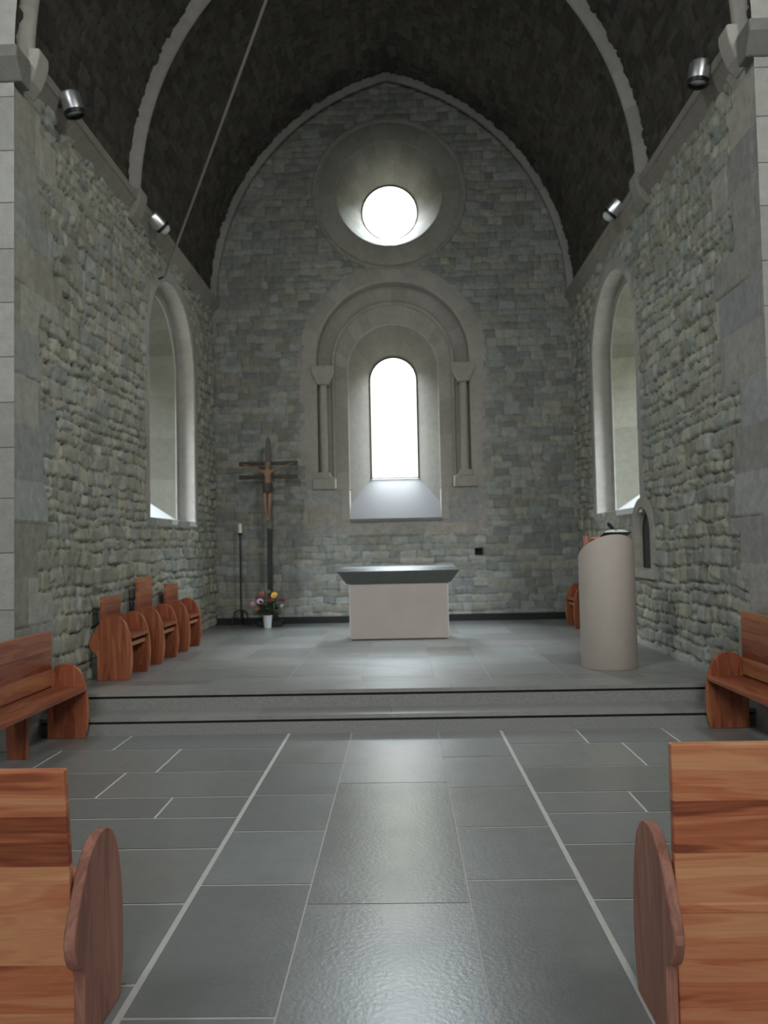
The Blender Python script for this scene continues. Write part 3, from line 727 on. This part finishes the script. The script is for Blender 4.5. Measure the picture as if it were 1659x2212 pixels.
def corpus():
    # one continuous carved body: joints grown with a skin
    J = [(0, 0, 0), (0, .0, .13), (0, -.005, .25), (0, -.012, .30), (.0, -.03, .365), (-.09, 0, .265), (-.23, .005, .325), (-.37, .01, .375), (-.42, .01, .385),
         (.09, 0, .265), (.23, .005, .325), (.37, .01, .375), (.42, .01, .385),
         (-.04, -.01, -.06), (-.035, -.05, -.27), (-.015, -.02, -.47), (-.01, -.05, -.54), (.04, -.01, -.06), (.035, -.05, -.27), (.015, -.02, -.47), (.012, -.05, -.54), (0, -.03, .42)]
    Ed = [(0, 1), (1, 2), (2, 3), (3, 4), (4, 21), (2, 5), (5, 6), (6, 7), (7, 8), (2, 9), (9, 10), (10, 11), (11, 12), (0, 13), (13, 14), (14, 15), (15, 16), (0, 17), (17, 18), (18, 19), (19, 20)]
    Rd = [.062, .05, .058, .026, .05, .03, .022, .015, .013, .03, .022, .015, .013, .042, .03, .018, .014, .042, .03, .018, .014, .03]
    me = bpy.data.meshes.new('carved_body'); me.from_pydata(J, Ed, [])
    o = bpy.data.objects.new('carved_body', me); C.objects.link(o); o.parent = cr_; o.location = (0, -.085, 2.22)
    sk = o.modifiers.new('skin', 'SKIN'); sk.use_smooth_shade = True
    if not me.skin_vertices: me.skin_vertices.new()
    for i, r in enumerate(Rd):
        d = me.skin_vertices[0].data[i]; d.radius = (r, r*.8); d.use_root = (i == 0)
    sb = o.modifiers.new('sub', 'SUBSURF'); sb.levels = 2; sb.render_levels = 2
    me.materials.append(MT['corpus'])
    mb = MB(); mb.lathe([(.075, 2.13), (.085, 2.19), (.08, 2.27), (.065, 2.29)], (0, -.085, 0), 14); mb.build('loincloth', 'crosswood', cr_, smooth=50)
    return o
corpus()

# ------------------------------------------------------------------ candlestick
cs = thing('candlestick', 'tall thin black iron candlestick on three arched legs, left of the crucifix', 'candlestick', (-2.53, 12.72, .3))
mb = MB(); mb.tube([(0, 0, .10), (0, 0, 1.49)], .014, 10); mb.build('pole', 'iron', cs, smooth=50)
mb = MB(); mb.lathe([(.012, 1.46), (.04, 1.485), (.044, 1.50), (.036, 1.503)], (0, 0, 0), 16); mb.build('drip_pan', 'iron', cs, smooth=50)
for a in (200, 340, 90):
    d = Vector((math.cos(R(a)), math.sin(R(a)), 0))
    q = [(0, .25), (.05, .255), (.10, .22), (.13, .12), (.145, .04), (.165, .006)]
    mb = MB(); mb.tube([tuple(d*s+Vector((0, 0, z))) for s, z in q], .013, 8); mb.build('leg', 'iron', cs, smooth=50)
mb = MB(); mb.lathe([(.033, 0), (.033, .135), (.026, .15), (.010, .155)], (0, 0, 0), 18)
mb.lathe([(.0022, .15), (.0022, .172)], (0, 0, 0), 6)
tag(mb.build('candle', 'wax', loc=(-2.53, 12.72, 1.804), smooth=50), 'white pillar candle on the tall iron candlestick', 'candle')

# ------------------------------------------------------------------ vase of flowers
fx, fy, fz = -2.035, 12.34, .3
mb = MB(); mb.lathe([(.052, 0), (.055, .01), (.075, .19), (.078, .2), (.07, .2), (.05, .02)], (0, 0, 0), 28)
tag(mb.build('flower_vase', 'vase', loc=(fx, fy, fz), smooth=50), 'white tapered flower vase on the platform in front of the crucifix', 'vase')
def leafy():
    mb = MB(); rg = random.Random(3)
    for i in range(150):
        a = rg.uniform(0, 2*math.pi); r = .16*math.sqrt(rg.random()); z = .23+.22*rg.random()-.2*r
        c = Vector((r*math.cos(a)*1.15, r*math.sin(a)*.8, z)); d = Vector((math.cos(a), math.sin(a), rg.uniform(-.2, .9))).normalized()
        u = d.cross(Vector((0, 0, 1))).normalized(); l = rg.uniform(.05, .10); ww = l*.28
        nn = u.cross(d).normalized()
        mb.face([c, c+d*l*.5+u*ww+nn*.006, c+d*l, c+d*l*.5-u*ww+nn*.006])
    for i in range(22):
        a = rg.uniform(0, 2*math.pi); mb.tube([(0.02*math.cos(a), .02*math.sin(a), .12), (.09*math.cos(a), .07*math.sin(a), .33)], .004, 5)
    o = mb.build('foliage', 'leaf', loc=(fx, fy, fz), recalc=False); tag(o, 'dark green leaves of the bouquet in the white vase', 'foliage'); o['kind'] = 'stuff'
leafy()
FL = [(-.215, -.06, .385, .045, (.55, .33, .34), 'dusty pink round flower, leftmost bloom of the bouquet'),
      (-.10, -.09, .425, .052, (.72, .45, .58), 'large pale pink round flower left of the bouquet centre'),
      (-.085, .0, .54, .042, (.42, .13, .06), 'rusty orange flower at the top left of the bouquet'),
      (-.145, -.01, .47, .045, (.17, .03, .10), 'dark purple flower behind the pale pink bloom'),
      (.115, -.05, .515, .055, (.80, .46, .06), 'bright yellow flower at the top right of the bouquet'),
      (.06, -.08, .43, .045, (.16, .015, .03), 'deep crimson flower below the yellow bloom'),
      (.26, -.03, .44, .043, (.18, .03, .09), 'magenta flower at the far right of the bouquet'),
      (.235, -.07, .345, .032, (.42, .42, .34), 'small cream bud at the lower right of the bouquet'),
      (-.155, -.08, .315, .034, (.40, .18, .03), 'small ochre flower at the lower left of the bouquet'),
      (.02, .03, .56, .035, (.12, .16, .05), 'greenish bud at the very top of the bouquet')]
for i, (dx, dy, dz, r, col, lab) in enumerate(FL):
    t = thing('flower', lab, 'flower', (fx+dx, fy+dy, fz+dz), 0, 'flowers in the white vase')
    m = plain('petals_%d' % i, col, .6, noise=.2, nscale=40)
    mb = MB(); rg = random.Random(i)
    for ring, (nn, rr, zz, up) in enumerate(((9, 1., -.1, .15), (8, .75, .12, .5), (6, .45, .3, .9))):
        for k_ in range(nn):
            a = 2*math.pi*(k_+.5*ring)/nn; d = Vector((math.cos(a), math.sin(a), 0)); u = Vector((-d.y, d.x, 0)); z0 = Vector((0, 0, zz*r))
            b_ = d*r*.12+z0; m_ = d*r*rr*.6+z0+Vector((0, 0, r*up*.45)); e_ = d*r*rr+z0+Vector((0, 0, r*up*.55)); ww = r*.34
            mb.face([b_-u*ww*.3, b_+u*ww*.3, m_+u*ww, m_-u*ww]); mb.face([m_-u*ww, m_+u*ww, e_+u*ww*.5, e_-u*ww*.5])
    mb.lathe([(.0, -.35*r), (.55*r, -.2*r), (.8*r, .05*r), (.6*r, .4*r), (.0, .55*r)], (0, 0, 0), 10, cap=False)
    o = mb.build('blossom', m, t, smooth=50, recalc=False); o.rotation_euler = (R(55), 0, R(-dx*120))
    mb = MB(); mb.tube([(0, 0, -.02), (-dx*.45, -dy*.4, -dz*.45), (-dx*.85, -dy*.85, .17-dz)], .004, 6); o = mb.build('stem', 'stem', t); o['label'] = 'green stem'

# ------------------------------------------------------------------ spotlights on the cornice
def spot(loc, aim, sd, lab, base_z, dome):
    t = thing('spotlight', lab, 'spotlight', loc, 0, 'spotlights above the cornice')
    q = Vector(aim).to_track_quat('Z', 'Y').to_euler()
    mb = MB(); mb.lathe([(.04, -.085), (.082, -.08), (.09, -.065), (.09, .085)], (0, 0, 0), 24); mb.build('housing', 'chrome', t, rot=q, smooth=40)
    mb = MB(); mb.lathe([(.093, .08), (.093, .115), (.078, .115), (.075, .085)], (0, 0, 0), 24, cap=False); mb.build('rim', 'black', t, rot=q, smooth=40)
    mb = MB(); mb.lathe([(.076, .09), (.07, .15), (.05, .18), (.015, .19)] if dome else [(.076, .07), (.065, .072), (.02, .074)], (0, 0, 0), 20); mb.build('lens', 'lens', t, rot=q, smooth=60)
    mb = MB(); wx = sd*W-loc[0]-sd*.03; dz = base_z-loc[2]
    mb.tube([(0, 0, -.02), (wx*.5, 0, -.03), (wx, 0, -.03)], .013, 8); mb.box(wx-.03, wx+.03, -.05, .05, -.09, .04); mb.build('bracket', 'black', t)
spot((-2.80, 6.87, 5.52+.08), (.25, .15, -.95), -1, 'chrome spotlight at the near end of the left cornice', ZC, False)
spot((2.80, 6.82, 5.66), (-.15, .05, -.97), 1, 'chrome spotlight at the near end of the right cornice', ZC, False)
spot((-2.84, 9.45, 5.60), (.55, .55, -.55), -1, 'chrome spotlight just past the left vault rib', ZC, True)
spot((2.84, 9.68, 5.70), (-.55, .40, -.62), 1, 'chrome spotlight just past the right vault rib', ZC, True)

# ------------------------------------------------------------------ bell rope
mb = MB(); A = Vector((-2.90, 9.95, 5.06)); B = Vector((.05, 6.62, 9.15)); pts = []
for i in range(25):
    s = i/24; p = A.lerp(B, s); p.z -= .10*math.sin(math.pi*s)*.6; pts.append(tuple(p))
mb.tube(pts, .017, 8); rp = mb.build('bell_rope', 'rope', smooth=50)
tag(rp, 'taut bell rope slanting from the vault down to the left window', 'rope')
mb = MB(); mb.tube([(-3.02, 9.97, 5.05), (-2.95, 9.96, 5.06), (-2.89, 9.945, 5.075)], .014, 8); o = mb.build('rope_hook', 'iron', rp, smooth=50); o['label'] = 'black iron hook'
